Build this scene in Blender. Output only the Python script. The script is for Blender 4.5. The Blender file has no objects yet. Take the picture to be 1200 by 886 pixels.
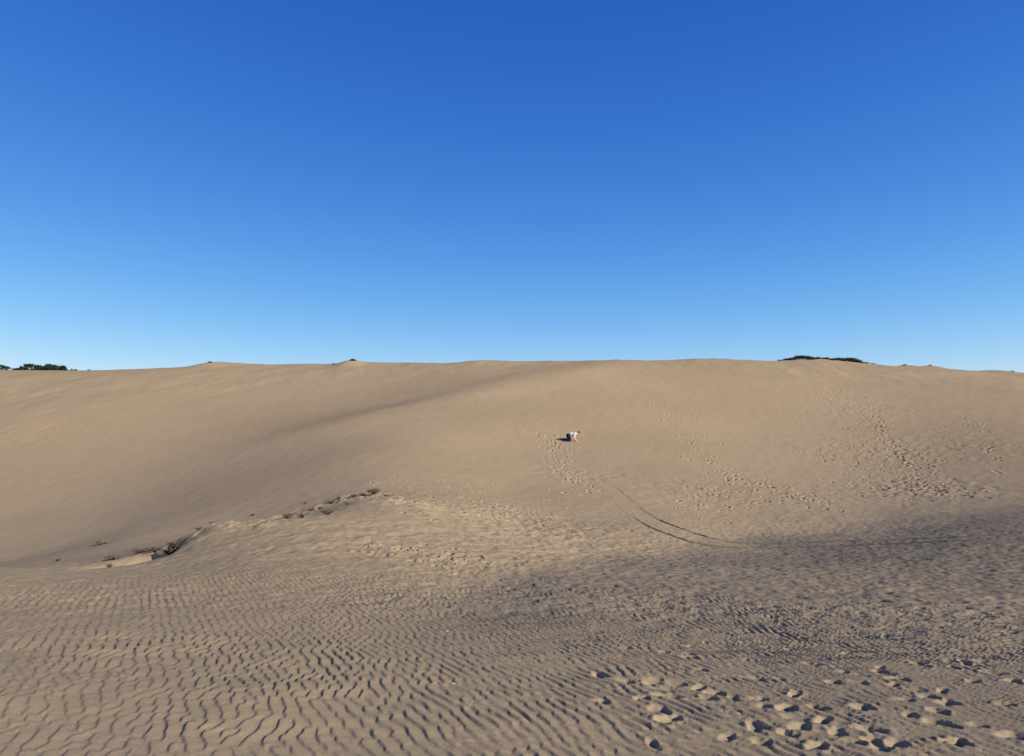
import bpy, bmesh, math, random
import numpy as np
from mathutils import Vector, Matrix

rnd = random.Random(7)
rng = np.random.default_rng(11)
C = bpy.context.scene.collection
W, H, F = 1200.0, 886.0, 867.0          # photograph size and focal length in its pixels
YH = 515.0                              # row of the true horizon

# ------------------------------------------------------------------ helpers
def tag(o, label=None, cat=None, group=None, kind=None):
    if label: o['label'] = label
    if cat: o['category'] = cat
    if group: o['group'] = group
    if kind: o['kind'] = kind
    return o

def link(name, me, mat=None, parent=None):
    o = bpy.data.objects.new(name, me)
    C.objects.link(o)
    if mat: me.materials.append(mat)
    if parent: o.parent = parent
    return o

def empty(name, loc, rz=0.0):
    o = bpy.data.objects.new(name, None)
    C.objects.link(o)
    o.location = loc
    o.rotation_euler = (0, 0, rz)
    o.empty_display_size = 0.2
    return o

def hash01(ix, iy, seed):
    ix = ix.astype(np.int64); iy = iy.astype(np.int64)
    h = (ix * 374761393 + iy * 668265263 + seed * 1442695041) & 0xFFFFFFFF
    h = ((h ^ (h >> 13)) * 1274126177) & 0xFFFFFFFF
    h = ((h ^ (h >> 16)) * 2246822519) & 0xFFFFFFFF
    return ((h ^ (h >> 15)) & 0xFFFFFF) / float(0x1000000)

def vnoise(x, y, seed):
    fx, fy = np.floor(x), np.floor(y)
    tx, ty = x - fx, y - fy
    tx = tx * tx * tx * (tx * (tx * 6 - 15) + 10)
    ty = ty * ty * ty * (ty * (ty * 6 - 15) + 10)
    a = hash01(fx, fy, seed); b = hash01(fx + 1, fy, seed)
    c = hash01(fx, fy + 1, seed); d = hash01(fx + 1, fy + 1, seed)
    return (a + (b - a) * tx + (c - a) * ty + (a - b - c + d) * tx * ty) * 2 - 1

def fbm(x, y, seed, octv=3):
    s, a, f = 0.0, 1.0, 1.0
    for i in range(octv):
        s = s + a * vnoise(x * f + 17.3 * i, y * f - 9.1 * i, seed + i)
        a *= 0.5; f *= 2.03
    return s

def sstep(a, b, x):
    t = np.clip((x - a) / (b - a), 0, 1)
    return t * t * (3 - 2 * t)

# ------------------------------------------------------------------ the lie of the land
# (x, y, Y): a point of the sand seen in the photograph at (x, y), judged to lie Y metres ahead.
CTRL = [
 (-250,6,765),(-250,10,690),(-250,16,656),(-250,26,668),(-250,40,634),(-250,65,541),(-250,100,440),
 (0,6,775),(0,10,700),(0,16,664),(0,26,668),(0,34,660),(0,48,600),(0,70,500),(0,98,437),(0,112,434),
 (150,6,782),(150,10,705),(150,16,668),(150,20,658),(150,27,648),(150,34,629),(225,16,662),(225,21,629),(225,27,636),(150,48,580),(150,70,495),(150,103,433),
 (300,6,790),(300,10,712),(300,16,654),(300,21,613),(300,27,628),(300,32,614),(300,42,566),(300,55,524),(300,75,477),(300,92,441),(300,105,427),
 (430,6,797),(430,10,718),(430,16,658),(430,22,606),(430,28,587),(430,36,566),(430,45,531),(430,60,492),(430,72,474),(430,84,450),(430,102,425),
 (600,6,806),(600,10,728),(600,16,672),(600,22,637),(600,28,614),(600,38,576),(520,60,487),(600,50,528),(600,65,474),(600,76,449),(600,88,430),(600,100,424),
 (750,6,812),(750,10,733),(750,16,682),(750,23,648),(750,28,622),(750,38,580),(750,52,525),(750,68,472),(750,88,427),(750,97,423),
 (900,6,816),(900,10,736),(900,16,688),(900,23,655),(900,28,637),(900,34,606),(900,45,560),(900,60,505),(900,80,446),(900,95,423),
 (1050,6,820),(1050,10,738),(1050,16,690),(1050,23,650),(1050,29,622),(1050,36,592),(1050,48,545),(1050,62,495),(1050,80,446),(1050,96,429),
 (1200,6,824),(1200,10,738),(1200,16,684),(1200,23,634),(1200,29,602),(1200,38,566),(1200,50,520),(1200,66,472),(1200,90,439),(1200,97,437),
 (1450,6,832),(1450,10,738),(1450,16,676),(1450,23,614),(1450,32,575),(1450,45,525),(1450,65,470),(1450,90,446),
]
P = []
for (x, Y, y) in CTRL:
    P.append(((x - 600) / F * Y, Y, (YH - y) / F * Y))
for X in (-10, -4, 0, 4, 10):
    for Y in (-8, 0, 3):
        P.append((X, Y, -1.58 - 0.055 * Y - 0.045 * X))
for x in (-250, 0, 150, 300, 430, 600, 750, 900, 1050, 1200, 1450):     # the back of the dune, out of sight
    zc = max((p[2], p[1]) for p in P if abs((p[0] / max(p[1], 1e-3)) - (x - 600) / F) < 0.01 and p[1] > 3)
    for dY, dz in ((22, 1.2), (45, 4.0), (75, 7.0)):
        Y = zc[1] + dY
        P.append(((x - 600) / F * Y, Y, zc[0] - dz))
P = np.array(P)
SC = 40.0
def tps_u(r2):
    return 0.5 * r2 * np.log(r2 + 1e-12)
def tps_fit(P, lam):
    A = P[:, :2] / SC
    n = len(A)
    r2 = ((A[:, None, :] - A[None]) ** 2).sum(-1)
    K = tps_u(r2)
    # far points may give a little, near ones hardly
    K[np.arange(n), np.arange(n)] += lam * (0.15 + np.hypot(P[:, 0], P[:, 1]) / 40.0) ** 2
    Q = np.hstack([np.ones((n, 1)), A])
    M = np.block([[K, Q], [Q.T, np.zeros((3, 3))]])
    return np.linalg.solve(M, np.concatenate([P[:, 2], np.zeros(3)])), A
TW, TA = tps_fit(P, 2e-4)
def tps(x, y):
    xs, ys = x / SC, y / SC
    out = TW[-3] + TW[-2] * xs + TW[-1] * ys
    for i in range(len(TA)):
        out += TW[i] * tps_u((xs - TA[i, 0]) ** 2 + (ys - TA[i, 1]) ** 2)
    return out

def ground(x, y):
    """Smooth height of the sand, before ripples, prints and ruts."""
    x = np.asarray(x, float); y = np.asarray(y, float)
    r = np.hypot(x, y)
    az = np.abs(np.arctan2(x, y))
    rr = np.minimum(r, 175.0)
    a_c = np.clip(np.arctan2(x, y), -0.86, 0.86)         # outside the view the last bearing carries on
    xc, yc = rr * np.sin(a_c), rr * np.cos(a_c)
    w_in = 1 - sstep(0.80, 0.90, az)
    wn = 1 - sstep(7.0, 12.0, r)
    z = tps(np.where(wn > 0.999, x, xc * (1 - wn) + x * wn), np.where(wn > 0.999, y, yc * (1 - wn) + y * wn))
    back = -1.62 - 0.4 * sstep(5, 60, r) + 1.5 * fbm(x / 60, y / 60, 5, 2) * sstep(10, 60, r)
    wb = sstep(1.0, 2.1, az) * sstep(6, 14, r)
    z = z * (1 - wb) + back * wb
    far = -6.0 + 1.2 * fbm(x / 130, y / 130, 9, 2)
    wf = sstep(140, 240, r)
    return z * (1 - wf) + far * wf

def px(x, y, y0=2.5, y1=130.0):
    """World point of the ground first seen at photograph pixel (x, y)."""
    Y = np.geomspace(y0, y1, 300)
    X = (x - 600) / F * Y
    d = ground(X, Y) - (YH - y) / F * Y
    k = np.argmax(d > 0)
    if k == 0: k = len(Y) - 1
    t = d[k - 1] / (d[k - 1] - d[k])
    Yh = Y[k - 1] + t * (Y[k] - Y[k - 1])
    return (x - 600) / F * Yh, Yh
# ------------------------------------------------------------------ the sand: one sheet, finest where it is looked at
NA = 1400
fine = np.linspace(-0.66, 0.66, NA)
side = np.linspace(0.66, math.pi, 130)[1:]
ga = (np.linspace(0, 1, 129)[1:]) ** 1.6
side = 0.66 + ga * (math.pi - 0.66)
AZ = np.concatenate([-side[::-1][1:], fine, side])       # both ends meet behind the camera
RR = [0.25]
while RR[-1] < 3000:
    r = RR[-1]
    if r < 2.2: s = 0.12
    elif r < 13: s = 0.0042 * r
    elif r < 46: s = 0.0546
    elif r < 92: s = 0.11
    elif r < 125: s = 0.30
    else: s = r * 0.06
    RR.append(r + s)
RR = np.array(RR)
nr, na = len(RR), len(AZ)
RG, AG = np.meshgrid(RR, AZ, indexing='ij')
X = (RG * np.sin(AG)).ravel(); Y = (RG * np.cos(AG)).ravel()
R = RG.ravel(); A = AG.ravel()

# smooth height on every fourth node of the grid would facet: evaluate all, in slices
Z = np.empty_like(X)
step = 200000
for i in range(0, len(X), step):
    Z[i:i + step] = ground(X[i:i + step], Y[i:i + step])

def phasor(x, y, lam, bearing, spread, cell, sigma, seed):
    """Sum of short wave packets: its phase gives ripples that wander, fork and end as wind ripples do."""
    cx, cy = np.floor(x / cell), np.floor(y / cell)
    re = np.zeros_like(x); im = np.zeros_like(x)
    for dx in range(-2, 3):
        for dy in range(-2, 3):
            ix, iy = cx + dx, cy + dy
            kx = (ix + hash01(ix, iy, seed)) * cell
            ky = (iy + hash01(ix, iy, seed + 1)) * cell
            th = bearing + 0.30 * vnoise(kx / 1.9, ky / 1.9, seed + 7) + spread * (hash01(ix, iy, seed + 2) - 0.5) * 2
            fr = 2 * math.pi / (lam * (1 + 0.34 * (hash01(ix, iy, seed + 3) - 0.5)))
            # ripples nearly in step with their neighbours, with a drift
            ph = 2 * math.pi / lam * (math.cos(bearing) * kx + math.sin(bearing) * ky) + 2.0 * vnoise(kx / 0.62, ky / 0.62, seed + 5) + 1.35 * (hash01(ix, iy, seed + 4) - 0.5) * 2
            ddx, ddy = x - kx, y - ky
            g = np.exp(-(ddx * ddx + ddy * ddy) / (2 * sigma * sigma))
            ang = fr * (np.cos(th) * ddx + np.sin(th) * ddy) + ph
            re += g * np.cos(ang); im += g * np.sin(ang)
    return np.arctan2(im, re), np.hypot(re, im)

def saw(phase, lee):
    p = (phase / (2 * math.pi)) % 1.0
    up = p / (1 - lee); dn = (1 - p) / lee
    h = np.where(p < 1 - lee, up, dn)
    return h * h * (3 - 2 * h) * 0.6 + h * 0.4

KB = math.atan2(-0.44, -0.90)           # bearing the ripples march towards
D = np.zeros_like(X)
smooth_face = np.zeros_like(X)
near = (R > 1.5) & (R < 17.5) & (np.abs(A) < 0.75)
xn, yn = X[near], Y[near]
# the wind patch-marks: ripples fainter at the left, broken up here and there
ph, mag = phasor(xn, yn, 0.102, KB, 0.50, 0.12, 0.12, 31)
amp = 0.0160 * (0.80 + 0.30 * vnoise(xn / 1.7, yn / 1.7, 44)) * (0.90 + 0.28 * vnoise(xn / 0.21, yn / 0.30, 48)) * np.clip(mag / 1.2, 0.25, 1.0)
amp *= (1 + 0.5 * sstep(-0.05, 0.4, A[near])) * (1 - sstep(13.0, 17.4, R[near])) * (0.9 + 0.1 * sstep(-0.62, -0.34, A[near]))
D[near] += amp * (saw(ph, 0.19) - 0.5)
mid = (R > 7.5) & (R < 46) & (np.abs(A) < 0.75)
xm, ym = X[mid], Y[mid]
ph, mag = phasor(xm, ym, 0.21, KB + 0.15, 0.85, 0.20, 0.19, 71)
amp = 0.010 * (0.7 + 0.5 * vnoise(xm / 2.3, ym / 2.3, 46)) * np.clip(mag / 1.2, 0.2, 1.0)
amp *= sstep(7.5, 13.0, R[mid]) * (1 - 0.6 * sstep(15, 26, R[mid]))
px_col = 600 + F * xm / np.maximum(ym, 0.1)
row = YH - F * Z[mid] / ym
toe = sstep(-0.07, 0.02, Z[mid] / ym + 0.085)                 # the dune face above its foot is smooth
amp *= 1 - 0.93 * toe
lit_spur = sstep(620, 420, px_col) * sstep(9, 13, ym)
amp *= 1 - 0.5 * lit_spur
# the hidden trough and the shaded flank at the left are smooth too
lf = sstep(560, 380, px_col) * sstep(23.0, 27.0, ym)
amp *= 1 - 0.95 * lf
D[mid] += amp * (saw(ph, 0.3) - 0.5)
speck = 0.0165 * (fbm(xm / 0.17, ym / 0.22, 52, 2) + 0.7 * fbm(xm / 0.42, ym / 0.5, 57, 2))
D[mid] += speck * sstep(8.0, 13.0, R[mid]) * (1 - 0.9 * toe) * (1 - 0.95 * lf) * (1 - 0.35 * lit_spur)
# hummocky unevenness
D += 0.010 * fbm(X / 0.9, Y / 0.9, 61, 3) * (1 - sstep(14, 40, R)) * sstep(1.0, 3.0, R)
D += 0.022 * fbm(X / 3.1, Y / 3.1, 63, 3) * (1 - sstep(30, 60, R))
D += 0.010 * fbm(X / 0.7, Y / 0.9, 65, 2) * sstep(24, 34, R) * (1 - sstep(90, 120, R))
D += 0.055 * fbm(X / 2.6, Y / 4.0, 67, 3) * sstep(82, 92, R) * (1 - sstep(110, 130, R)) * (np.abs(A) < 0.9)

# ---- blowout with a steep little scarp at the left end of the spur
bx, by = -9.2, 20.9
ux, uy = X - bx, Y - by
wob = 0.10 * fbm(ux / 0.45, uy / 0.45, 83, 3)
along = -0.8 * ux - 0.6 * uy + wob                                # distance out from the scarp
across = 0.6 * ux - 0.8 * uy
along = along - 0.22 * across * across                            # the scarp curves round the hollow
side = np.exp(-np.abs(across / np.where(across < 0, 0.95, 1.5)) ** 3)
dep = 0.62 * sstep(-0.10, 0.70, along) * (1 - sstep(0.6, 4.4, along)) * side
dep = dep + 0.30 * np.exp(-((X + 10.6) / 1.7) ** 2 - ((Y - 18.7) / 1.5) ** 2)
lip = 0.17 * np.exp(-((along + 0.7) / 0.8) ** 2) * side + 0.035 * fbm(ux / 0.6, uy / 0.6, 88, 2) * np.exp(-(along / 1.2) ** 2) * side
D += (lip - dep) * (np.abs(ux) < 8)

# ---- rough, clodded edge of the spur between the blowout and the little bush
edge = [px(250, 622), px(300, 613), px(350, 600), px(400, 586), px(440, 580), px(480, 590)]
ex = np.array([p[0] for p in edge]); ey = np.array([p[1] for p in edge])
sel = (np.abs(A) < 0.6) & (R > 15) & (R < 36)
dd = np.full(sel.sum(), 1e9)
xs, ys = X[sel], Y[sel]
for i in range(len(ex) - 1):
    vx, vy = ex[i + 1] - ex[i], ey[i + 1] - ey[i]
    t = np.clip(((xs - ex[i]) * vx + (ys - ey[i]) * vy) / (vx * vx + vy * vy), 0, 1)
    dd = np.minimum(dd, np.hypot(xs - ex[i] - t * vx, ys - ey[i] - t * vy))
m = np.exp(-(dd / 1.0) ** 2)
D[sel] += m * (0.07 * np.clip(fbm(xs / 0.36, ys / 0.36, 91, 3), -0.3, 1.2) + 0.05 * fbm(xs / 1.1, ys / 1.1, 93, 2))

# ---- low brink running up to the crest left of the middle
b0, b1 = np.array(px(385, 492)), np.array(px(610, 438))
bv = (b1 - b0) / np.hypot(*(b1 - b0))
t_ = (X - b0[0]) * bv[0] + (Y - b0[1]) * bv[1]
d_ = (X - b0[0]) * bv[1] - (Y - b0[1]) * bv[0] + 0.5 * fbm(X / 6, Y / 6, 95, 2)
D += 0.36 * np.exp(-((d_ - 4.0) / 3.8) ** 2) * sstep(-14, 6, t_) * (1 - sstep(32, 50, t_))

# ---- trampled, lumpy patches
for (x, y, rad, am) in ((540, 600, 5.5, .030), (470, 640, 3.5, .026), (620, 625, 4, .018), (840, 578, 5, .020), (1035, 530, 7, .022), (1090, 575, 4, .032), (670, 555, 2.6, .024), (1000, 480, 6, .018), (1165, 520, 4, .012), (45, 505, 4, .03)):
    cx, cy = px(x, y)
    k = (np.abs(X - cx) < 2.2 * rad) & (np.abs(Y - cy) < 2.2 * rad)
    wgt = np.exp(-((X[k] - cx) ** 2 + (Y[k] - cy) ** 2) / rad ** 2)
    D[k] += am * wgt * (fbm(X[k] / 0.34, Y[k] / 0.42, 97, 2) + 0.5 * fbm(X[k] / 0.9, Y[k] / 0.9, 99, 2))

# ---- small hummocks along the skyline
for (x, Yd, h, w) in ((410, 99, 0.55, 1.7), (243, 101, 0.45, 2.4), (265, 103, 0.3, 4), (565, 95, 0.35, 5), (815, 96, 0.28, 3), (850, 96, 0.25, 2.5),
                      (965, 97, 0.55, 4.5), (1062, 97, 0.25, 1.0), (1090, 97, 0.35, 1.6), (1170, 96, 0.2, 2)):
    cx = (x - 600) / F * Yd
    D += h * np.exp(-((X - cx) / w) ** 2 - ((Y - Yd) / 3.0) ** 2)

# ---- prints
def dent(cx, cy, heading, ln, wd, depth, rim=0.35):
    """One soft foot-mark: a hollow with the sand pushed up round it."""
    ri = math.hypot(cx, cy); ai = math.atan2(cx, cy)
    reach = ln * 1.6
    i0, i1 = np.searchsorted(RR, ri - reach), np.searchsorted(RR, ri + reach)
    j0, j1 = np.searchsorted(AZ, ai - reach / ri), np.searchsorted(AZ, ai + reach / ri)
    if i1 <= i0 or j1 <= j0: return
    idx = (np.arange(i0, i1)[:, None] * na + np.arange(j0, j1)[None]).ravel()
    x, y = X[idx] - cx, Y[idx] - cy
    c, s = math.cos(heading), math.sin(heading)
    u, v = (x * s + y * c) / (ln * 0.5), (x * c - y * s) / (wd * 0.5)
    v = v * (1 + 0.18 * np.sin(u * 2.2 + cx * 9))
    q = (u * u + v * v) * (1 + 0.55 * vnoise((X[idx] + 3.1 * cx) / (0.4 * ln), (Y[idx] - 2.3 * cy) / (0.4 * ln), 17))
    depth = depth * (1 + 0.3 * vnoise(X[idx] / (0.3 * ln), Y[idx] / (0.3 * ln), 19))
    hollow = -depth * np.clip(np.where(q < 1.25, 1 - (q / 1.25) ** 1.5, 0), 0, 1)
    ring = rim * depth * np.exp(-((np.sqrt(q) - 1.35) / 0.32) ** 2)
    hollow = hollow * np.clip(1 + 1.5 * (0.8 * x - 0.6 * y) / ln, 0.15, 2.0)   # steepest where the sand still stands towards the sun
    flat = np.exp(-q * q)
    D[idx] = D[idx] * (1 - 0.75 * flat) + hollow + ring

NEARP = [(690,769),(676,786),(710,791),(742,799),(712,823),(761,820),(795,845),(793,818),(830,786),(878,772),(814,757),(864,864),(902,870),
 (922,796),(1056,804),(1081,811),(1113,811),(1118,825),(1020,831),(1076,840),(1188,828),(1111,850),(1156,853),(973,848),(1034,859),(1061,875),
 (966,877),(1013,874),(1196,865),(1125,784),(1088,781),(1128,762),(1101,761),(1127,748),(1149,732),(1179,745),(1149,697),(1159,668),(1067,686),
 (1171,718),(959,743),(940,815),(1040,783),(1148,800),(1175,790),(985,800),(1000,765),(905,830),(775,870),(1195,800),(1155,775),(845,812),(890,795),
 (1168,690),(1120,705),(1098,668),(1180,660),(1190,700),(1062,742),(930,760),(740,760),(700,745)]
for k in range(45):
    NEARP.append((rnd.uniform(760, 1200), rnd.uniform(735, 880)))
NEARP = [p for p in NEARP if p[0] > 1500 - p[1] * 1.02]
for k, (x, y) in enumerate(NEARP):
    X0, Y0 = px(x - 9 * (y - 515) / 300.0, y)
    big = 1.0 if y > 770 else 0.9
    dent(X0, Y0, rnd.uniform(-1.3, 0.9), big * rnd.uniform(0.12, 0.24), big * rnd.uniform(0.08, 0.14), rnd.uniform(0.016, 0.046), rnd.uniform(0.0, 0.22))

def trail(pts, n, jitter, ln, depth):
    for k in range(int(n * 2.2)):
        t = rnd.random() * (len(pts) - 1)
        i = min(int(t), len(pts) - 2); f = t - i
        x = pts[i][0] + (pts[i + 1][0] - pts[i][0]) * f + rnd.gauss(0, jitter * rnd.choice((0.7, 1.2, 2.0)))
        y = pts[i][1] + (pts[i + 1][1] - pts[i][1]) * f + rnd.gauss(0, jitter * 0.45)
        X0, Y0 = px(x, y)
        if Y0 > 95: continue
        dent(X0, Y0, rnd.uniform(-0.6, 0.6), 0.66 * ln * rnd.uniform(0.6, 1.5), 0.66 * ln * rnd.uniform(0.45, 0.85), 0.42 * depth * rnd.uniform(0.2, 1.5), 0.4)

trail([(640, 505), (655, 530), (668, 555), (688, 578)], 75, 7, 0.46, 0.10)
trail([(615, 500), (640, 520)], 20, 14, 0.4, 0.06)
trail([(762, 472), (800, 500), (828, 535), (860, 560), (920, 580), (970, 592)], 110, 9, 0.46, 0.11)
trail([(820, 570), (850, 590)], 60, 24, 0.42, 0.09)
trail([(965, 450), (1000, 480), (1035, 515), (1060, 545), (1085, 572)], 110, 15, 0.50, 0.10)
trail([(1020, 480), (1045, 520), (1066, 548)], 45, 5, 0.52, 0.14)
trail([(960, 520), (1000, 555), (1050, 575)], 60, 20, 0.45, 0.09)
trail([(1065, 562), (1140, 582)], 34, 14, 0.50, 0.09)
trail([(1090, 490), (1150, 500)], 30, 14, 0.42, 0.08)
trail([(1150, 500), (1165, 530), (1172, 560)], 14, 2, 0.5, 0.12)
trail([(470, 575), (560, 590), (640, 600)], 150, 22, 0.36, 0.06)
trail([(430, 640), (520, 650), (560, 665)], 60, 14, 0.32, 0.06)

# ---- wheel ruts
RUT = np.zeros_like(X)
def rut(pix, w, depth):
    pts = [px(x, y) for x, y in pix]
    for _ in range(3):                                   # rounded bends
        q = [pts[0]]
        for a, b in zip(pts[:-1], pts[1:]):
            q.append((a[0] * .75 + b[0] * .25, a[1] * .75 + b[1] * .25))
            q.append((a[0] * .25 + b[0] * .75, a[1] * .25 + b[1] * .75))
        q.append(pts[-1]); pts = q
    p = np.array(pts)
    s = (X > p[:, 0].min() - 1) & (X < p[:, 0].max() + 1) & (Y > p[:, 1].min() - 1) & (Y < p[:, 1].max() + 1)
    xs, ys = X[s], Y[s]
    best = np.full(len(xs), 1e9); tt = np.zeros(len(xs))
    for i in range(len(p) - 1):
        v = p[i + 1] - p[i]; L2 = (v * v).sum()
        if L2 < 1e-9: continue
        t = np.clip(((xs - p[i, 0]) * v[0] + (ys - p[i, 1]) * v[1]) / L2, 0, 1)
        d = np.hypot(xs - p[i, 0] - t * v[0], ys - p[i, 1] - t * v[1])
        m = d < best
        best[m] = d[m]; tt[m] = (i + t[m]) / (len(p) - 1)
    q = best / (w * 0.5)
    fade = sstep(-0.02, 0.34, tt) * sstep(1.0, 0.85, tt) * (1 + 0.6 * sstep(0.4, 0.7, tt)) * (0.8 + 0.3 * vnoise(xs / 1.5, ys / 1.5, 5))
    D[s] = D[s] * (1 - 0.9 * np.exp(-(q / 1.2) ** 4) * fade) + fade * (-depth * np.exp(-q ** 4) + 0.3 * depth * np.exp(-((q - 1.5) / 0.35) ** 2))
    RUT[s] = np.maximum(RUT[s], fade * np.exp(-(q / 1.6) ** 4) * (0.30 + 0.70 * sstep(0.15, 0.5, tt)) * np.clip(0.75 + 0.5 * vnoise(xs / 0.6, ys / 0.3, 23) + 0.3 * vnoise(xs / 3.0, ys / 3.0, 27), 0.5, 1.0))
rut([(712, 583), (725, 596), (742, 607), (761, 618), (777, 625), (798, 632), (818, 637), (838, 640.5), (866, 642), (904, 641.5), (960, 640), (1040, 637.5), (1110, 634), (1190, 631)], 0.15, 0.036)
rut([(704, 555), (720, 571), (736, 585), (752, 596), (771, 609), (787, 616), (806, 622.5), (828, 629.5), (847, 634), (869, 636), (917, 636), (964, 634.5), (1040, 632), (1110, 629), (1200, 625)], 0.15, 0.036)

Z += D

co = np.empty((len(X), 3), np.float32)
co[:, 0] = X; co[:, 1] = Y; co[:, 2] = Z
idx = np.arange(nr * na).reshape(nr, na)
wrap = np.roll(idx, -1, axis=1)
q = np.stack([idx[:-1], idx[1:], wrap[1:], wrap[:-1]], -1).reshape(-1, 4)
me = bpy.data.meshes.new('sand')
centre = np.array([[0, 0, Z[:na].mean()]], np.float32)
cap = np.stack([np.full(na, len(X)), idx[0], wrap[0]], -1)
nv = len(X) + 1
me.vertices.add(nv)
me.vertices.foreach_set('co', np.vstack([co, centre]).ravel())
nl = q.size + cap.size
me.loops.add(nl)
me.loops.foreach_set('vertex_index', np.concatenate([q.ravel(), cap.ravel()]).astype(np.int32))
me.polygons.add(len(q) + len(cap))
me.polygons.foreach_set('loop_start', np.concatenate([np.arange(len(q)) * 4, q.size + np.arange(len(cap)) * 3]).astype(np.int32))
me.update(calc_edges=True)
me.polygons.foreach_set('use_smooth', np.ones(len(me.polygons), bool))
me.update()

def ground_at(x, y):
    """Final height of the sand, ripples and prints included."""
    r, a = math.hypot(x, y), math.atan2(x, y)
    i = min(max(int(np.searchsorted(RR, r)) - 1, 0), nr - 2); j = min(max(int(np.searchsorted(AZ, a)) - 1, 0), na - 2)
    fr = (r - RR[i]) / (RR[i + 1] - RR[i]); fa = (a - AZ[j]) / (AZ[j + 1] - AZ[j])
    g = lambda ii, jj: Z[ii * na + jj]
    return float((g(i, j) * (1 - fa) + g(i, j + 1) * fa) * (1 - fr) + (g(i + 1, j) * (1 - fa) + g(i + 1, j + 1) * fa) * fr)

# ------------------------------------------------------------------ materials
def newmat(name):
    m = bpy.data.materials.new(name); m.use_nodes = True
    nt = m.node_tree
    b = nt.nodes['Principled BSDF']
    b.inputs['Roughness'].default_value = 0.95
    b.inputs['Specular IOR Level'].default_value = 0.05
    return m, nt, b
def node(nt, typ, **kw):
    n = nt.nodes.new(typ)
    for k, v in kw.items(): setattr(n, k, v)
    return n
def ramp(nt, fac, stops):
    r = node(nt, 'ShaderNodeValToRGB')
    nt.links.new(fac, r.inputs[0])
    e = r.color_ramp.elements
    while len(e) < len(stops): e.new(0.5)
    for k, (p, c) in enumerate(stops):
        e[k].position = p; e[k].color = (*c, 1)
    return r.outputs[0]

def sand_material():
    m, nt, b = newmat('dune_sand')
    L = nt.links.new
    tc = node(nt, 'ShaderNodeNewGeometry')
    pos = tc.outputs['Position']
    def noise(scale, detail=3, rough=0.6):
        n = node(nt, 'ShaderNodeTexNoise')
        n.inputs['Scale'].default_value = scale; n.inputs['Detail'].default_value = detail; n.inputs['Roughness'].default_value = rough
        L(pos, n.inputs['Vector'])
        return n.outputs['Fac']
    big = ramp(nt, noise(0.07, 3), [(0.35, SAND_A), (0.65, SAND_B)])
    fine_ = ramp(nt, noise(55, 4, 0.75), [(0.3, (0.80, 0.80, 0.80)), (0.7, (1.16, 1.16, 1.16))])
    mx = node(nt, 'ShaderNodeMix', data_type='RGBA', blend_type='MULTIPLY')
    mx.inputs[0].default_value = 1.0
    L(big, mx.inputs[6]); L(fine_, mx.inputs[7])
    # grey grit mixed with painted shade for the hollow between camera and dune
    at = node(nt, 'ShaderNodeAttribute', attribute_name='grit_shade')
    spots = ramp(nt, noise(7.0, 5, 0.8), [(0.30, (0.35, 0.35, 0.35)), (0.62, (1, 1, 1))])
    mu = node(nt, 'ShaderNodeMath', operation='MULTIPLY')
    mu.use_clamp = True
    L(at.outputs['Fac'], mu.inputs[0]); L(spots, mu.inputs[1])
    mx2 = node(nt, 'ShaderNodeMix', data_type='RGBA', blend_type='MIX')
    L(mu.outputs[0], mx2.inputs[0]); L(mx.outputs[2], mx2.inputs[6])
    mx2.inputs[7].default_value = (*GRIT_SHADE, 1)
    dm = node(nt, 'ShaderNodeAttribute', attribute_name='rut_dark')
    mx3 = node(nt, 'ShaderNodeMix', data_type='RGBA', blend_type='MIX')
    L(dm.outputs['Fac'], mx3.inputs[0]); L(mx2.outputs[2], mx3.inputs[6])
    mx3.inputs[7].default_value = (0.062, 0.055, 0.044, 1)  # dark tint along the wheel ruts
    L(mx3.outputs[2], b.inputs['Base Color'])
    b1 = node(nt, 'ShaderNodeBump'); b1.inputs['Strength'].default_value = 0.35; b1.inputs['Distance'].default_value = 0.006
    L(noise(140, 3, 0.7), b1.inputs['Height'])
    b2 = node(nt, 'ShaderNodeBump'); b2.inputs['Strength'].default_value = 0.5; b2.inputs['Distance'].default_value = 0.02
    L(noise(9, 4, 0.65), b2.inputs['Height']); L(b1.outputs[0], b2.inputs['Normal'])
    L(b2.outputs[0], b.inputs['Normal'])
    b.inputs['Roughness'].default_value = 1.0
    b.inputs['Specular IOR Level'].default_value = 0.0
    return m
SAND_A, SAND_B, GRIT_SHADE = (0.274, 0.219, 0.133), (0.304, 0.243, 0.150), (0.132, 0.119, 0.096)  # last tone: grey grit deepened by painted shade

# where the grey grit and its painted shade lie
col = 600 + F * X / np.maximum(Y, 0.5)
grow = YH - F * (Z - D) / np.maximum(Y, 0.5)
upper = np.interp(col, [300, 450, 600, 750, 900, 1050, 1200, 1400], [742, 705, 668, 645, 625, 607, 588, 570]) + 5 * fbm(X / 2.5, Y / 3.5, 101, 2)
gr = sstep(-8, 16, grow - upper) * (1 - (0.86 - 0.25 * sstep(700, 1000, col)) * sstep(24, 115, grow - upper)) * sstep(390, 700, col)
grit_shade = np.clip(gr, 0, 1) * (np.abs(A) < 0.9) * (Y > 2) * (R < 60)
grit_shade *= 0.85 + 0.3 * vnoise(X / 2.0, Y / 2.0, 7)
at = me.attributes.new('grit_shade', 'FLOAT', 'POINT')
at.data.foreach_set('value', np.append(np.clip(grit_shade, 0, 1.8), 0).astype(np.float32))
at = me.attributes.new('rut_dark', 'FLOAT', 'POINT')            # darker sand colour along the wheel ruts
at.data.foreach_set('value', np.append(np.clip(RUT, 0, 1), 0).astype(np.float32))
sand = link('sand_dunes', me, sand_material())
tag(sand, kind='structure')
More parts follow.
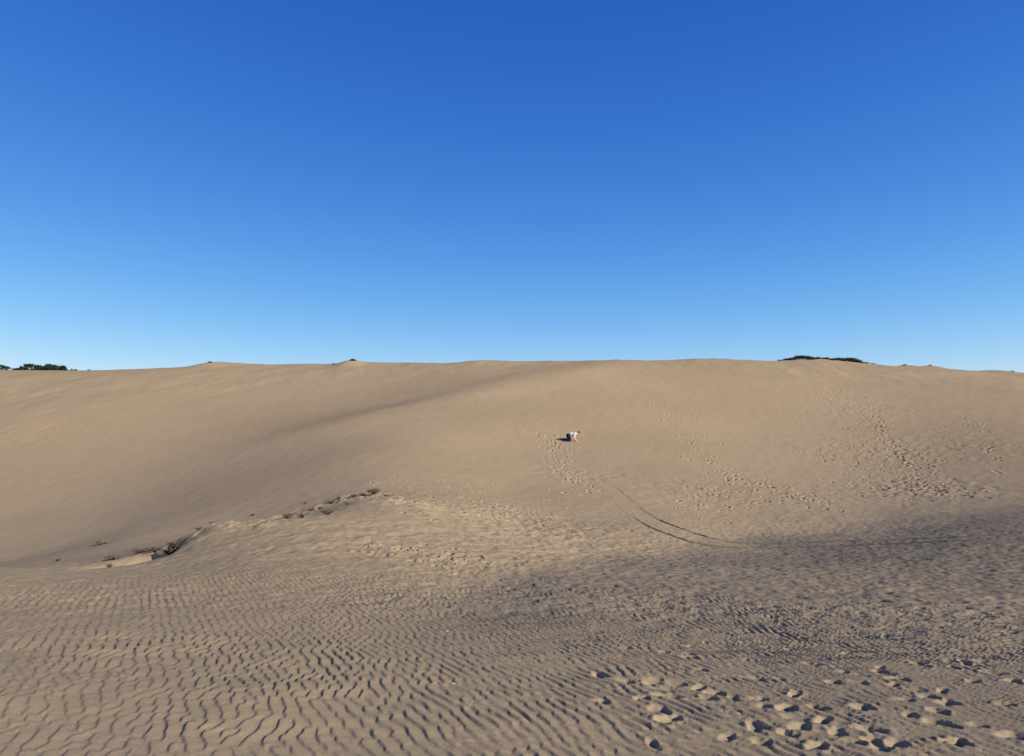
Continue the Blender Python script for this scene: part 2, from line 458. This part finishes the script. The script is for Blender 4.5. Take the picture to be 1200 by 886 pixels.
# ------------------------------------------------------------------ plants
def leaf_mat(name, dark, light):
    m, nt, b = newmat(name)
    n = node(nt, 'ShaderNodeTexNoise'); n.inputs['Scale'].default_value = 5.0; n.inputs['Detail'].default_value = 3
    g = node(nt, 'ShaderNodeNewGeometry'); nt.links.new(g.outputs['Position'], n.inputs['Vector'])
    nt.links.new(ramp(nt, n.outputs['Fac'], [(0.35, dark), (0.65, light)]), b.inputs['Base Color'])
    return m
M_SHRUB = leaf_mat('shrub_leaf', (0.018, 0.026, 0.018), (0.045, 0.055, 0.032))
M_PINE = leaf_mat('pine_needle', (0.012, 0.028, 0.020), (0.030, 0.052, 0.032))
M_GRASS = leaf_mat('dry_grass', (0.085, 0.075, 0.045), (0.19, 0.16, 0.095))
M_TWIG = leaf_mat('twig_bark', (0.016, 0.012, 0.010), (0.045, 0.034, 0.026))
M_SCRUB = leaf_mat('brown_scrub', (0.055, 0.046, 0.032), (0.15, 0.122, 0.082))
M_BARK = leaf_mat('pine_bark', (0.045, 0.032, 0.024), (0.09, 0.065, 0.048))

def tube(V, Fc, pts, r0, r1, n=5):
    """Tapered round stem through the points."""
    base = len(V)
    for i, p in enumerate(pts):
        p = Vector(p)
        d = (Vector(pts[min(i + 1, len(pts) - 1)]) - Vector(pts[max(i - 1, 0)])).normalized()
        s = d.orthogonal().normalized(); t = d.cross(s)
        r = r0 + (r1 - r0) * i / (len(pts) - 1)
        for k in range(n):
            a = 2 * math.pi * k / n
            V.append(p + s * (r * math.cos(a)) + t * (r * math.sin(a)))
    for i in range(len(pts) - 1):
        for k in range(n):
            a, b = base + i * n + k, base + i * n + (k + 1) % n
            Fc.append((a, b, b + n, a + n))
    Fc.append(tuple(range(base + n - 1, base - 1, -1)))
    Fc.append(tuple(range(base + (len(pts) - 1) * n, base + len(pts) * n)))

def leaf(V, Fc, p, d, ln, wd):
    d = d.normalized()
    s = d.cross(Vector((rnd.uniform(-1, 1), rnd.uniform(-1, 1), rnd.uniform(-1, 1)))).normalized() * wd
    n = d.cross(s).normalized() * (wd * 0.35)
    b = len(V)
    V.extend([p, p + d * ln * 0.5 + s + n, p + d * ln, p + d * ln * 0.5 - s + n])
    Fc.append((b, b + 1, b + 2, b + 3))

def mesh_of(name, V, Fc):
    me = bpy.data.meshes.new(name)
    me.from_pydata([tuple(v) for v in V], [], Fc)
    me.update()
    return me

def shrub_meshes(w, h, nstem, nleaf, lsize, seed):
    """Low wind-clipped bush: many stems from one foot, leaves in clumps with gaps between."""
    global rnd
    keep, rnd = rnd, random.Random(seed)
    SV, SF, LV, LF = [], [], [], []
    tips = []
    for i in range(nstem):
        a = rnd.uniform(0, 2 * math.pi); rad = w * 0.5 * math.sqrt(rnd.random())
        tip = Vector((math.cos(a) * rad, math.sin(a) * rad, h * (1 - 0.45 * (rad / (w * 0.5)) ** 2) * rnd.uniform(0.65, 1.0)))
        midp = Vector((tip.x * 0.45 + rnd.gauss(0, .05 * w), tip.y * 0.45 + rnd.gauss(0, .05 * w), tip.z * 0.6))
        tube(SV, SF, [(tip.x * 0.12, tip.y * 0.12, -0.06), midp, tip], 0.018 * h + 0.004, 0.003, 4)
        tips += [(tip, 1.0), (midp.lerp(tip, 0.5), 0.9)]
    for i in range(nleaf):
        c, k = rnd.choice(tips)
        p = c + Vector((rnd.gauss(0, .10 * w), rnd.gauss(0, .10 * w), rnd.gauss(0, .09 * h)))
        if p.z < 0.02: p.z = 0.02 + rnd.random() * 0.05
        leaf(LV, LF, p, Vector((rnd.gauss(0, 1), rnd.gauss(0, 1), rnd.uniform(0.1, 1.4))), lsize * rnd.uniform(0.6, 1.3), lsize * 0.28)
    rnd = keep
    return mesh_of('stem', SV, SF), mesh_of('foliage', LV, LF)

def put_shrub(name, x, y, ms, label, cat, group, mat, scale=1.0, Yd=None, rz=None, sink=0.0):
    if Yd is None:
        X0, Y0 = px(x, y)
    else:
        X0, Y0 = (x - 600) / F * Yd, Yd
    e = empty(name, (X0, Y0, ground_at(X0, Y0) - sink), rnd.uniform(0, 6.28) if rz is None else rz)
    e.scale = (scale, scale, scale)
    tag(e, label, cat, group)
    for me_, nm, mt in ((ms[0], 'stem', M_TWIG), (ms[1], 'foliage', mat)):
        if not me_.materials: me_.materials.append(mt)
        o = bpy.data.objects.new(nm, me_); C.objects.link(o); o.parent = e
    return e

# dark thicket of low shrubs on the crest at the right
SH = [shrub_meshes(1.35, 0.50, 16, 900, 0.11, 100 + k) for k in range(4)]
thick = [(915,0.55),(922,0.7),(929,0.85),(936,1.25),(943,1.2),(951,0.85),(959,0.75),(967,0.8),(975,0.75),(982,0.9),(988,1.05),(994,1.25),(1001,1.15),(1008,0.75),(1015,0.6),(1022,0.55),(1028,0.4)]
where = ['leftmost', 'second from the left', 'third from the left', 'fourth from the left', 'fifth from the left', 'sixth from the left', 'seventh from the left', 'eighth from the left', 'middle one',
         'eighth from the right', 'seventh from the right', 'sixth from the right', 'fifth from the right', 'fourth from the right', 'third from the right', 'second from the right', 'rightmost']
for k, (x, s) in enumerate(thick):
    put_shrub('shrub', x, 0, SH[k % 4], 'dark low shrub, ' + where[k] + ' in the thicket on the right dune crest', 'shrub', 'dark shrubs in the thicket on the right dune crest', M_SHRUB, s, 96.6 + 0.8 * math.sin(k * 2.1), None, 0.14)
# lone tufts along the skyline
GT = [shrub_meshes(1.1, 0.42, 14, 520, 0.16, 130 + k) for k in range(3)]
lone = [(246, 101, .5, 'small dark bush on the low left hump of the skyline'), (414, 98.6, .65, 'dark tuft topping the pointed hummock on the skyline'), (391, 99, 0.35, 'low tuft at the left foot of the pointed skyline hummock'),
        (722, 96.5, 0.4, 'tiny dark tuft alone on the middle of the skyline'), (1060, 97, 0.38, 'small tuft just beyond the right end of the dark thicket'), (1090, 97, 0.38, 'small tuft on the rounded bump right of the thicket'),
        (1186, 96, 0.45, 'tiny tuft at the far right end of the skyline')]
for k, (x, Yd, s, lab) in enumerate(lone):
    put_shrub('grass_tuft', x, 0, GT[k % 3], lab, 'tuft', 'lone tufts along the skyline', M_SHRUB, s, Yd, None, 0.06)

# pines standing behind the crest at the far left: only their tops show
def pine(name, x, Yd, top_row, cr, label, seed):
    global rnd
    keep, rnd = rnd, random.Random(seed)
    X0 = (x - 600) / F * Yd
    zg = ground_at(X0, Yd)
    h = (YH - top_row - 2.2) / F * Yd - zg
    e = empty(name, (X0, Yd, zg), 0)
    tag(e, label, 'tree', 'pines showing over the left end of the crest')
    V, Fc = [], []
    lean = rnd.uniform(-.3, .3)
    tube(V, Fc, [(0, 0, -0.3), (lean * .3, 0.05, h * .35), (lean * .7, -.05, h * .7), (lean, 0, h * .96)], 0.17, 0.03, 7)
    LV, LF = [], []
    nb = 60; cr *= 0.85
    for i in range(nb):
        t = 0.36 + 0.63 * rnd.random() ** 0.55
        a = rnd.uniform(0, 6.283)
        reach = cr * (1.24 - t) / 0.7 * rnd.uniform(0.55, 1.1) + 0.25
        r0 = Vector((lean * t, 0, h * t))
        tip = r0 + Vector((math.cos(a) * reach, math.sin(a) * reach, reach * rnd.uniform(0.05, 0.45)))
        tube(V, Fc, [r0, r0.lerp(tip, .5) + Vector((0, 0, .05)), tip], 0.035, 0.008, 4)
        for j in range(52):
            p = r0.lerp(tip, rnd.uniform(0.35, 1.05)) + Vector((rnd.gauss(0, .13), rnd.gauss(0, .13), rnd.gauss(0, .10)))
            leaf(LV, LF, p, Vector((rnd.gauss(0, 1), rnd.gauss(0, 1), rnd.uniform(-.1, 1.2))), rnd.uniform(.22, .40), .085)
    rnd = keep
    link('trunk', mesh_of('trunk', V, Fc), M_BARK, e)
    link('crown', mesh_of('crown', LV, LF), M_PINE, e)
pine('pine_tree', 7, 150, 428.0, 1.9, 'dark pine top at the far left end of the skyline, set apart from the others', 201)
pine('pine_tree', 18, 156, 430.5, 1.6, 'low pine top between the leftmost pine and the tallest', 202)
pine('pine_tree', 27, 153, 428.6, 1.8, 'broad pine top close left of the tallest pine', 203)
pine('pine_tree', 34, 150, 425.3, 1.6, 'tallest pointed pine on the left skyline', 204)
pine('pine_tree', 43, 152, 426.4, 1.3, 'narrow pine top just right of the tallest pine', 205)
pine('pine_tree', 52, 150, 427.6, 1.7, 'rounded pine at the left side of the dense dark clump', 206)
pine('pine_tree', 60, 148, 426.0, 2.0, 'darkest pine in the middle of the dense clump', 207)
pine('pine_tree', 67, 152, 427.4, 1.6, 'pine at the right side of the dense dark clump', 208)
pine('pine_tree', 73, 150, 427.2, 1.0, 'slim pine top at the right end of the row', 209)
pine('pine_tree', 87, 185, 430.6, 1.5, 'faint low tree top right of the pine row', 210)
pine('pine_tree', 104, 190, 430.8, 1.8, 'faint tree top farther along the crest, last before bare sand', 211)

# dead twigs and dry tufts on the clodded edge of the spur
DT = [shrub_meshes(0.46, 0.22, 34, 110, 0.06, 160 + k) for k in range(4)]
edge_tufts = [(296,604,.55,'faint dry tuft, first on the left of the clodded sand edge'),(324,607,.75,'dry tuft low on the clodded edge, above a dark streak'),(337,609,.8,'dry tuft right of the low streaked one'),
 (354,607,.7,'dry tuft below the step in the clodded edge'),(365,597,.8,'dry tuft at the start of the step in the clodded edge'),(375,596,.7,'dry tuft on the step of the clodded edge'),
 (383,603,.95,'dark tuft apart in front of the clodded edge'),(358,590,.5,'small tuft behind the step of the clodded edge'),(389,588,1.0,'dry tuft midway up the clodded edge'),
 (397,585,.7,'small dry tuft left of the dark bush group'),(414,583,.85,'dry tuft left of the dark low bush'),(424,581,.9,'dry tuft touching the left side of the dark low bush'),
 (407,592,.6,'small tuft in front of the dry tufts left of the bush'),(452,581,.6,'small tuft at the right side of the dark low bush')]
for k, (x, y, s, lab) in enumerate(edge_tufts):
    put_shrub('dry_tuft', x, y, DT[k % 4], lab, 'tuft', 'dry tufts on the clodded sand edge', M_SCRUB if k % 3 else M_GRASS, s * 0.85)
put_shrub('low_bush', 438, 580, shrub_meshes(0.75, 0.36, 40, 380, 0.075, 180), 'dark low bush at the upper right end of the clodded sand edge', 'bush', None, M_SCRUB, 0.75)
# the blowout at the left: exposed root stump and sparse grass
put_shrub('grass_clump', 118, 638, shrub_meshes(0.7, 0.14, 24, 160, 0.10, 190), 'pale dry grass clump left of the hollow below the dark root', 'grass', None, M_GRASS, 0.9)
put_shrub('dry_tuft', 68, 657, DT[1], 'small dark tuft alone on smooth sand left of the hollow', 'tuft', None, M_SCRUB, 0.5)
put_shrub('dry_tuft', 128, 664, DT[2], 'dark tuft at the lower lip of the hollow', 'tuft', None, M_SCRUB, 0.4)

dry = [(-9.75, 21.0, 0.65, 'brown scrub tuft at the left foot of the root stump'), (-9.1, 21.5, 0.4, 'brown scrub tuft on the mound just behind the root stump'), (-8.6, 21.3, 0.35, 'small brown tuft on the mound right of the root stump'),
       (-10.3, 21.4, 0.7, 'brown scrub tuft on the back rim of the hollow'), (-10.9, 21.7, 0.8, 'brown scrub tuft at the left of the back rim of the hollow'), (-11.5, 21.3, 0.7, 'sparse brown tuft farthest left on the rim of the hollow'),
       (-10.6, 20.3, 0.5, 'brown tuft on the shaded floor of the hollow'), (-11.2, 20.0, 0.55, 'small brown tuft on the left floor of the hollow')]
DS = [shrub_meshes(0.75, 0.17, 46, 150, 0.07, 220 + k) for k in range(3)]
for k, (X0, Y0, s_, lab) in enumerate(dry):
    put_shrub('scrub_tuft', 600 + F * X0 / Y0, 0, DS[k % 3], lab, 'tuft', 'brown scrub round the hollow', M_SCRUB, s_, Y0)

def root_stump():
    X0, Y0 = -9.40, 20.7
    zg = max(ground_at(X0, Y0), -3.10)
    e = empty('root_stump', (X0, Y0, zg))
    tag(e, 'dark weathered root stump sticking out of the little scarp at left', 'stump')
    V, Fc = [], []
    tube(V, Fc, [(-.08, 0, -.70), (-.12, .02, -.02), (-.16, 0, .07), (-.13, -.02, .13), (-.09, -.03, .17)], 0.13, 0.03, 9)
    link('stump', mesh_of('stump', V, Fc), M_TWIG, e)
    V, Fc = [], []
    tube(V, Fc, [(-.12, 0, .10), (0.0, -.06, .12), (.10, -.10, .06), (.17, -.13, -.06), (.19, -.14, -.60)], 0.045, 0.03, 7)
    link('root', mesh_of('root', V, Fc), M_TWIG, e)
    V, Fc = [], []
    for i in range(26):
        a = rnd.uniform(0, 6.28); d = Vector((math.cos(a), math.sin(a), rnd.uniform(-.1, .9))) * rnd.uniform(.07, .15)
        b0 = Vector((-.13, 0, .14))
        tube(V, Fc, [b0, b0 + d * .6 + Vector((0, 0, .03)), b0 + d], 0.009, 0.003, 4)
    link('twigs', mesh_of('twigs', V, Fc), M_TWIG, e)
root_stump()

# ------------------------------------------------------------------ pebbles and shell bits in the shaded hollow
V, Fc = [], []
ico = [(-1, 0, 0), (1, 0, 0), (0, -1, 0), (0, 1, 0), (0, 0, -1), (0, 0, 1)]
icf = [(0, 2, 5), (2, 1, 5), (1, 3, 5), (3, 0, 5), (2, 0, 4), (1, 2, 4), (3, 1, 4), (0, 3, 4)]
for i in range(500):
    x = rnd.uniform(520, 1230); ax = np.interp(x, [300, 450, 620, 750, 900, 1050, 1200, 1400], [745, 718, 680, 656, 640, 622, 604, 590])
    y = ax + abs(rnd.gauss(0, 40))
    X0, Y0 = px(x, y)
    if Y0 > 34: continue
    zg = ground_at(X0, Y0)
    s = rnd.uniform(0.008, 0.024) * (1.5 if rnd.random() < .08 else 1)
    b = len(V); a = rnd.uniform(0, 6.28)
    for (p, q_, r_) in ico:
        p, q_, r_ = p * s * rnd.uniform(.8, 1.4), q_ * s * rnd.uniform(.6, 1.0), r_ * s * rnd.uniform(.4, .7)
        V.append((X0 + p * math.cos(a) - q_ * math.sin(a), Y0 + p * math.sin(a) + q_ * math.cos(a), zg + r_ + s * .15))
    Fc += [tuple(b + k for k in f) for f in icf]
m_peb, nt_, b_ = newmat('pebble')
n_ = node(nt_, 'ShaderNodeTexNoise'); n_.inputs['Scale'].default_value = 3.0
g_ = node(nt_, 'ShaderNodeNewGeometry'); nt_.links.new(g_.outputs['Random Per Island'], n_.inputs['Vector'])
nt_.links.new(ramp(nt_, g_.outputs['Random Per Island'], [(0.0, (.13, .12, .11)), (0.85, (.26, .23, .19)), (1.0, (.38, .34, .28))]), b_.inputs['Base Color'])
tag(link('pebbles', mesh_of('pebbles', V, Fc), m_peb), 'scattered small pebbles and shell bits on the sand darkened by painted shade', 'pebbles', None, 'stuff')

# ------------------------------------------------------------------ the person on the dune face
def flat_mat(name, col, rough=0.85):
    m, nt, b = newmat(name)
    n = node(nt, 'ShaderNodeTexNoise'); n.inputs['Scale'].default_value = 30.0; n.inputs['Detail'].default_value = 3
    tc = node(nt, 'ShaderNodeTexCoord'); nt.links.new(tc.outputs['Object'], n.inputs['Vector'])
    nt.links.new(ramp(nt, n.outputs['Fac'], [(0.3, tuple(c * .85 for c in col)), (0.7, tuple(min(c * 1.12, .95) for c in col))]), b.inputs['Base Color'])
    b.inputs['Roughness'].default_value = rough
    return m
def skin_mesh(name, verts, edges, radii, root, sub=2):
    """Grow one smooth tapering surface over a skeleton of joints."""
    me_ = bpy.data.meshes.new(name)
    me_.from_pydata(verts, edges, [])
    o = bpy.data.objects.new(name, me_); C.objects.link(o)
    mod = o.modifiers.new('skin', 'SKIN')
    if not me_.skin_vertices:
        me_.attributes.new  # layer comes with the modifier
    sv = me_.skin_vertices[0].data if me_.skin_vertices else None
    if sv is None:
        bpy.context.view_layer.objects.active = o
        bpy.ops.mesh.customdata_skin_add()
        sv = me_.skin_vertices[0].data
    for i, r in enumerate(radii):
        sv[i].radius = r if isinstance(r, tuple) else (r, r)
        sv[i].use_root = (i == root)
    mod.use_smooth_shade = True
    ss = o.modifiers.new('sub', 'SUBSURF'); ss.levels = sub; ss.render_levels = sub
    dg = bpy.context.evaluated_depsgraph_get()
    res = bpy.data.meshes.new_from_object(o.evaluated_get(dg))
    bpy.data.objects.remove(o)
    res.name = name
    for p in res.polygons: p.use_smooth = True
    return res

def person():
    X0, Y0 = px(666, 517)
    zg = ground_at(X0, Y0)
    e = empty('person', (X0, Y0, zg))
    tag(e, 'person in white top and navy trousers on hands and knees on the dune', 'person')
    def g(x, y): return ground_at(X0 + x, Y0 + y) - zg
    hipz = 0.45
    J = {}
    J['pel'] = (0, 0, hipz + g(0, 0)); J['sp1'] = (.16, .0, hipz + .06); J['sp2'] = (.33, .0, hipz + .08); J['chest'] = (.47, 0, hipz + .06)
    J['neck'] = (.60, 0, hipz + .10); J['head'] = (.70, 0, hipz + .15); J['crown'] = (.80, 0, hipz + .17)
    for s, n in ((1, 'l'), (-1, 'r')):
        k = 0.10 if s < 0 else -0.02
        J['hip' + n] = (-.02, .09 * s, hipz - .02)
        J['knee' + n] = (.04 + k, .16 * s, g(.04 + k, .16 * s) + .075)
        J['ank' + n] = (-.36 + k, .15 * s, g(-.36 + k, .15 * s) + .075)
        J['toe' + n] = (-.52 + k, .15 * s, g(-.52 + k, .15 * s) + .035)
        J['sho' + n] = (.47, .17 * s, hipz + .04)
        J['elb' + n] = (.47 - k, .23 * s, (hipz + .02) * .5 + .05)
        J['wri' + n] = (.50 + k, .21 * s, g(.50 + k, .21 * s) + .055)
        J['palm' + n] = (.58 + k, .21 * s, g(.58 + k, .21 * s) + .030)
    names = list(J); ix = {n: i for i, n in enumerate(names)}
    E = [('pel', 'sp1'), ('sp1', 'sp2'), ('sp2', 'chest'), ('chest', 'neck'), ('neck', 'head'), ('head', 'crown')]
    Rr = dict(pel=(.115, .095), sp1=(.12, .095), sp2=(.16, .12), chest=(.165, .12), neck=.06, head=(.085, .10), crown=(.06, .07))
    for n in 'lr':
        E += [('pel', 'hip' + n), ('hip' + n, 'knee' + n), ('knee' + n, 'ank' + n), ('ank' + n, 'toe' + n), ('chest', 'sho' + n), ('sho' + n, 'elb' + n), ('elb' + n, 'wri' + n), ('wri' + n, 'palm' + n)]
        Rr.update({'hip' + n: .08, 'knee' + n: .062, 'ank' + n: .042, 'toe' + n: .03, 'sho' + n: .06, 'elb' + n: .043, 'wri' + n: .03, 'palm' + n: (.042, .022)})
    verts = [J[n] for n in names]; edges = [(ix[a], ix[b]) for a, b in E]; rad = [Rr[n] for n in names]
    # fingers: five a hand, each its own chain rooted in the palm
    for s, n in ((1, 'l'), (-1, 'r')):
        P0 = Vector(J['palm' + n])
        for f, (oy, ln, ax) in enumerate(((-.030, .070, 0), (-.010, .082, 0), (.010, .076, 0), (.030, .060, 0), (-.045 * 1, .055, 1))):
            oy *= s if f == 4 else 1
            a = len(verts)
            st = P0 + Vector((.02, oy, 0)) if ax == 0 else P0 + Vector((-.03, -.03 * s, 0))
            dr = Vector((1, oy * 3, 0)).normalized() if ax == 0 else Vector((.6, -.8 * s, 0))
            verts += [tuple(st), tuple(st + dr * ln * .55 + Vector((0, 0, .010))), tuple(st + dr * ln + Vector((0, 0, -.012)))]
            edges += [(ix['palm' + n], a), (a, a + 1), (a + 1, a + 2)]
            rad += [.011, .0095, .008]
    M_navy = flat_mat('navy_cloth', (.014, .016, .040)); M_white = flat_mat('white_cotton', (.46, .47, .50))
    body = link('body', skin_mesh('body', verts, edges, rad, ix['pel']), flat_mat('skin', (.50, .32, .23), .6), e)
    body.data.materials.append(M_navy); body.data.materials.append(M_white)
    for p_ in body.data.polygons:                        # what lies under the clothes has their colour
        c_ = p_.center
        if c_.x < 0.22: p_.material_index = 1
        elif c_.x < 0.57 and c_.z > hipz * 0.62: p_.material_index = 2
    # clothes: the same skeleton a little fatter
    def cloth(nm, keys, ends, add, mat, root):
        vs = []; rs = []; im = {}
        for k in keys:
            im[k] = len(vs); vs.append(J[k]); r = Rr[k]
            rs.append(tuple(q + add for q in r) if isinstance(r, tuple) else r + add)
        es = [(im[a], im[b]) for a, b in E if a in im and b in im]
        for a, b, t, r in ends:
            es.append((im[a], len(vs))); vs.append(tuple(Vector(J[a]).lerp(Vector(J[b]), t))); rs.append(r)
        return link(nm, skin_mesh(nm, vs, es, rs, im[root]), mat, e)
    cloth('shirt', ['sp1', 'sp2', 'chest', 'shol', 'shor'], [('sp1', 'pel', .5, (.19, .155)), ('chest', 'neck', .5, .085), ('shol', 'elbl', .62, .066), ('shor', 'elbr', .62, .066)], .045, M_white, 'chest')
    cloth('trousers', ['pel', 'hipl', 'hipr', 'kneel', 'kneer'], [('pel', 'sp1', .8, (.18, .15)), ('kneel', 'ankl', .95, .085), ('kneer', 'ankr', .95, .085)], .062, M_navy, 'pel')
    shoe_m = flat_mat('dark_shoe', (.03, .028, .028))
    for n in 'lr':
        a, b = Vector(J['ank' + n]), Vector(J['toe' + n])
        link('shoe', skin_mesh('shoe', [tuple(a + Vector((.03, 0, -.01))), tuple(a.lerp(b, .5)), tuple(b)], [(0, 1), (1, 2)], [.055, .052, .042], 0), shoe_m, e)
    hd, cr = Vector(J['head']), Vector(J['crown'])
    link('hair', skin_mesh('hair', [tuple(hd + Vector((-.01, 0, .05))), tuple(hd.lerp(cr, .6) + Vector((0, 0, .05))), tuple(cr + Vector((.02, 0, .015)))], [(0, 1), (1, 2)], [(.085, .07), (.092, .07), (.07, .06)], 1), flat_mat('brown_hair', (.06, .04, .028)), e)
    face = Vector((.75, 0, hipz + .075))                 # looking ahead and down at the sand
    link('nose', skin_mesh('nose', [tuple(face + Vector((.03, 0, .0))), tuple(face + Vector((.035, 0, -.025)))], [(0, 1)], [.012, .016], 0, 1), flat_mat('skin_nose', (.50, .31, .22), .6), e)
    for s in (1, -1):
        link('eye', skin_mesh('eye', [tuple(face + Vector((.062, .032 * s, .012))), tuple(face + Vector((.066, .032 * s, .008)))], [(0, 1)], [.011, .010], 0, 1), flat_mat('eye', (.04, .03, .025), .3), e)
        link('ear', skin_mesh('ear', [tuple(hd + Vector((.0, .085 * s, .01))), tuple(hd + Vector((.0, .095 * s, -.02)))], [(0, 1)], [.022, .016], 0, 1), flat_mat('skin_ear', (.50, .31, .22), .6), e)
person()
SUN_E, SUN_DIR, SUN_P = 22.5, (0.80, -0.60), 5.0
SKY_P, AIR, DUST, OZONE = 0.10, 1.0, 0.6, 6.0
SKY_G, SKY_K = (1.97, 1.41, 0.77), (0.455, 0.565, 1.52)
EXPO = 0.60
# ------------------------------------------------------------------ light, sky, camera
SUN_EL, SUN_AZ = math.radians(SUN_E), math.atan2(SUN_DIR[0], SUN_DIR[1])     # azimuth clockwise from straight ahead
sd = Vector((math.sin(SUN_AZ) * math.cos(SUN_EL), math.cos(SUN_AZ) * math.cos(SUN_EL), math.sin(SUN_EL)))
li = bpy.data.lights.new('sun', 'SUN')
li.energy = SUN_P; li.angle = math.radians(0.5); li.color = (1.0, 0.89, 0.76)
so = bpy.data.objects.new('sun', li); C.objects.link(so)
so.rotation_euler = sd.to_track_quat('Z', 'Y').to_euler()
so.location = (20, -20, 30)

w = bpy.data.worlds.new('World'); bpy.context.scene.world = w
w.use_nodes = True
nt = w.node_tree
bg = nt.nodes['Background']
def sky_node(rot):
    k = nt.nodes.new('ShaderNodeTexSky'); k.sky_type = 'NISHITA'
    k.sun_disc = False
    k.sun_elevation = SUN_EL; k.sun_rotation = rot
    k.altitude = 0; k.air_density = AIR; k.dust_density = DUST; k.ozone_density = OZONE
    return k
# the sky model scatters light once only; a share of the mirrored sky stands for the light scattered again, which evens out its sides
mixs = nt.nodes.new('ShaderNodeMix'); mixs.data_type = 'RGBA'
mixs.inputs[0].default_value = 0.42
nt.links.new(sky_node(SUN_AZ).outputs[0], mixs.inputs[6])
nt.links.new(sky_node(-SUN_AZ).outputs[0], mixs.inputs[7])
sep = nt.nodes.new('ShaderNodeSeparateColor'); comb = nt.nodes.new('ShaderNodeCombineColor')
nt.links.new(mixs.outputs[2], sep.inputs[0])
for ch in range(3):                                      # the camera's colour rendering of a clear sky
    pw = nt.nodes.new('ShaderNodeMath'); pw.operation = 'POWER'; pw.inputs[1].default_value = SKY_G[ch]
    mu = nt.nodes.new('ShaderNodeMath'); mu.operation = 'MULTIPLY'; mu.inputs[1].default_value = SKY_K[ch]
    nt.links.new(sep.outputs[ch], pw.inputs[0]); nt.links.new(pw.outputs[0], mu.inputs[0]); nt.links.new(mu.outputs[0], comb.inputs[ch])
hs = comb
nt.links.new(hs.outputs[0], bg.inputs['Color'])
bg.inputs['Strength'].default_value = SKY_P

cam = bpy.data.cameras.new('camera')
co_ = bpy.data.objects.new('camera', cam); C.objects.link(co_)
cam.sensor_fit = 'HORIZONTAL'; cam.sensor_width = 36.0
cam.lens = 36.0 * F / W
cam.shift_y = (YH - H / 2) / W
cam.clip_start = 0.1; cam.clip_end = 6000
co_.location = (0, 0, 0)
co_.rotation_euler = (math.radians(90), 0, 0)
sc = bpy.context.scene
sc.camera = co_
sc.render.engine = 'CYCLES'
sc.cycles.max_bounces = 4
sc.view_settings.view_transform = 'Standard'
sc.view_settings.look = 'None'
sc.view_settings.gamma = 1.0
sc.view_settings.use_curve_mapping = False
sc.view_settings.exposure = EXPO
